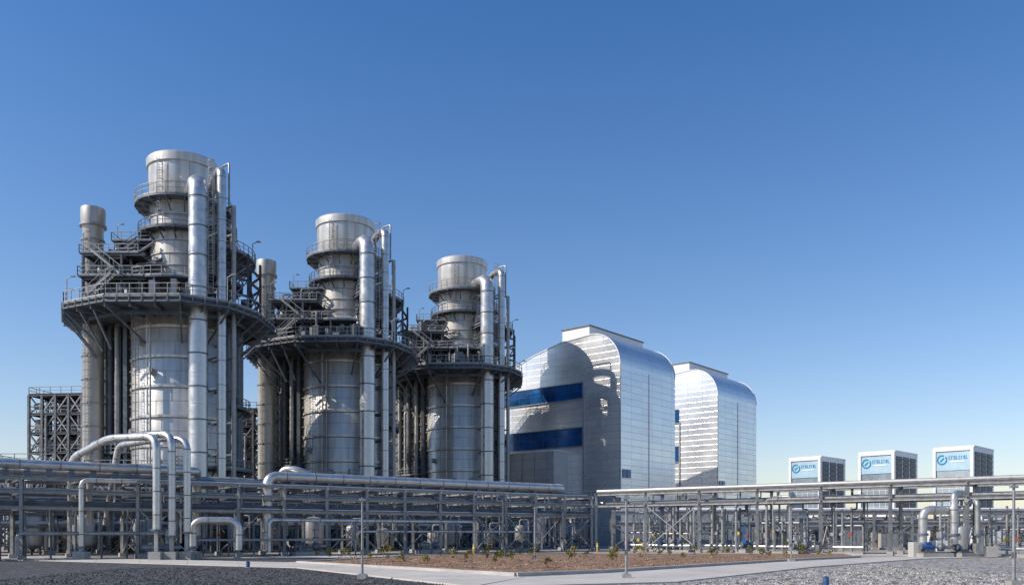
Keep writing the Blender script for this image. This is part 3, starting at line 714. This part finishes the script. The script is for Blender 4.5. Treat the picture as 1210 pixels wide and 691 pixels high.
strip(b,'road',[g(560,695),g(800,688.5),g(960,670.5),g(1090,660.5),g(1215,657.5)],[g(621,683),g(720,678),g(930,664),g(1040,658.5),g(1215,655)],.07)
b.finish()
b=MB('service_road'); b.part='slab'
strip(b,'road',[(-75,70),(-38,79),(-14,83),(12,94),(36,93),(70,68)],[(-75,64),(-34,74),(-12,76.5),(12,89.5),(33,89),(64,64)],.05)
b.finish()
bedp=[g(352,665.5),g(610,680.5),g(715,676.5),g(925,663.2),g(1015,658.5),g(1000,655.2),g(700,654.8),g(500,656.8)]
sheet('mulch_bed',bedp,.10,'mulch')
b=MB('bed_kerb'); b.part='kerb'
for a,c in zip(bedp,bedp[1:]+bedp[:1]): b.beam('concrete',(a[0],a[1],.09),(c[0],c[1],.09),.28,.2)
b.finish()
rr=random.Random(21); V=[];F=[]
def stone(x,y,z,s):
    o=len(V)
    for i in range(5):
        a=i*1.257+rr.random(); V.append((x+math.cos(a)*s*rr.uniform(.7,1.2),y+math.sin(a)*s*rr.uniform(.7,1.2),z))
    V.append((x+rr.uniform(-.3,.3)*s,y+rr.uniform(-.3,.3)*s,z+s*rr.uniform(.5,1.0)))
    for i in range(5): F.append((o+i,o+(i+1)%5,o+5))
for i in range(2600):
    t=rr.random(); x=400+t*540; y0=657.5; y1=664+ (1-abs(x-640)/300)*12 if x<900 else 661
    X,Y=g(x,rr.uniform(y0,max(y0+1,y1))); stone(X,Y,.1,rr.uniform(.03,.11))
me=bpy.data.meshes.new('soil_clods'); me.from_pydata(V,[],F); me.materials.append(M['mulch']); o=bpy.data.objects.new('soil_clods',me); scene.collection.objects.link(o)
for nm,mt,rng,cnt in(('dark_pebbles','gravel_shade',(-24,6,36,54),9000),('pebbles','gravel',(2,26,36,60),8000)):  # left-hand pebbles carry the same painted-in shadow tone
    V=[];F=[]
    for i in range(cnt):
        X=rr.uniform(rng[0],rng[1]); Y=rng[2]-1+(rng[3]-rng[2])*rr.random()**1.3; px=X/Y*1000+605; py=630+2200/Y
        if mt=='gravel_shade':
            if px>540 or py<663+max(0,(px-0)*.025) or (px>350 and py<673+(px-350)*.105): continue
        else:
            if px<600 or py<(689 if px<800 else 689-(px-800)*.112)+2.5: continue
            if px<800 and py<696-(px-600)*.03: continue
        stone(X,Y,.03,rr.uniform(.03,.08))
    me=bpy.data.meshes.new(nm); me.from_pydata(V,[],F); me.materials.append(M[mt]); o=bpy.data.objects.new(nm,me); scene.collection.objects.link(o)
sm=[]
for k in range(4):
    rr=random.Random(k); pts=[(rr.uniform(-.3,.3),rr.uniform(-.3,.3),rr.uniform(.3,.85),rr.uniform(.16,.3)) for _ in range(7)]
    sm.append(foliage('shrub_leaves',pts,k,36,.08,['leaf','leaf2'] if k%2 else ['leaf2','leaf','leaf2']))
rr=random.Random(9)
for i in range(40):
    t=i/39; x=375+t*600+rr.uniform(-8,8)
    y=rr.choice([658.5,661,664.5]) if x<820 else 659+rr.uniform(-.8,.8)
    if 440<x<760 and rr.random()<.35: y+=rr.uniform(3,8)
    X,Y=g(x,y)
    o=bpy.data.objects.new('shrub',sm[i%4]); o.location=(X,Y,.1); s_=rr.uniform(.5,1.1); o.scale=(s_,s_,s_*rr.uniform(.9,1.4)); o.rotation_euler=(0,0,rr.random()*6); scene.collection.objects.link(o)
def pole(x,yb,yt,w=.05):
    X,D=g(x,yb); H=(yb-yt)*D/1000; b=MB('lamp_post',(X,D,0)); b.part='post'
    b.box('concrete2',(0,0,.12),(.45,.45,.24)); b.box('galv',(0,0,.26),(.26,.26,.04)); b.tube('galv',[(0,0,.25),(0,0,H)],[w*1.3,w*.85],12)
    b.box('galvd',(0,0,1.3),(.16,.12,.26)); b.box('galv',(0,0,H),(.3,.16,.09)); b.tube('galvd',[(0,0,H+.03),(0,0,H+.12)],.05,8)
    b.finish()
pole(740,684,588); pole(428,684,590); pole(935,664,600); pole(1198,693,575,w=.06); pole(632,664,600,w=.06)
for x,y,c in((293,671,'blue'),(976,693,'blue'),(706,652,'yellow'),(881,651,'yellow'),(1166,655,'yellow'),(560,655,'yellow'),(760,652,'yellow'),(820,652,'blue')):
    X,D=g(x,y); b=MB('safety_bollard',(X,D,0)); b.part='post'; s_=.45 if c=='blue' and y>660 else 1.1
    b.tube(c,[(0,0,0),(0,0,s_*.92),(0,0,s_)],[.12,.12,.05],14); b.tube('white' if c!='blue' else 'mid',[(0,0,s_*.6),(0,0,s_*.72)],.125,14); b.box('concrete2',(0,0,.03),(.4,.4,.06)); b.finish()
# ------------------------------------------------------------ world, sun, camera
az=math.atan2(-.95,-.31); el=rad(38)
w=bpy.data.worlds.new('World'); scene.world=w; w.use_nodes=True; nt=w.node_tree
sky=nt.nodes.new('ShaderNodeTexSky'); sky.sky_type='NISHITA'; sky.sun_disc=False; sky.sun_elevation=el; sky.sun_rotation=az%(2*math.pi)
sky.air_density=1.1; sky.dust_density=.6; sky.ozone_density=2.2; sky.altitude=0
tc=nt.nodes.new('ShaderNodeTexCoord'); sx=nt.nodes.new('ShaderNodeSeparateXYZ'); nt.links.new(tc.outputs['Generated'],sx.inputs[0])
rp=nt.nodes.new('ShaderNodeValToRGB'); cr=rp.color_ramp
cr.elements[0].position=0; cr.elements[0].color=(1.0,.95,1.0,1)
cr.elements[1].position=.60; cr.elements[1].color=(.30,.64,1.0,1)
e_=cr.elements.new(.25); e_.color=(.68,.82,1.0,1)
e_=cr.elements.new(.08); e_.color=(.95,.92,1.0,1)
nt.links.new(sx.outputs['Z'],rp.inputs[0])
mx=nt.nodes.new('ShaderNodeMixRGB'); mx.blend_type='MULTIPLY'; mx.inputs[0].default_value=1
nt.links.new(sky.outputs[0],mx.inputs[1]); nt.links.new(rp.outputs[0],mx.inputs[2])
nt.links.new(mx.outputs[0],nt.nodes['Background'].inputs['Color']); nt.nodes['Background'].inputs['Strength'].default_value=.148
sl=bpy.data.lights.new('sun','SUN'); sl.energy=5.0; sl.angle=rad(.5); sl.color=(1,.91,.80)
so=bpy.data.objects.new('sun',sl); h=Vector((.95,.31,0)).normalized()*math.cos(el); dv=Vector((h.x,h.y,-math.sin(el)))
so.rotation_euler=dv.to_track_quat('-Z','Y').to_euler(); so.location=(-60,-20,80); scene.collection.objects.link(so)
cd=bpy.data.cameras.new('camera'); cd.lens=29.75; cd.sensor_width=36; cd.shift_y=.235; cd.clip_end=8000; cd.clip_start=.1
co=bpy.data.objects.new('camera',cd); co.location=(0,0,2.2); co.rotation_euler=(rad(90),0,0); scene.collection.objects.link(co); scene.camera=co
scene.view_settings.view_transform='Standard'; scene.view_settings.look='None'; scene.view_settings.exposure=0
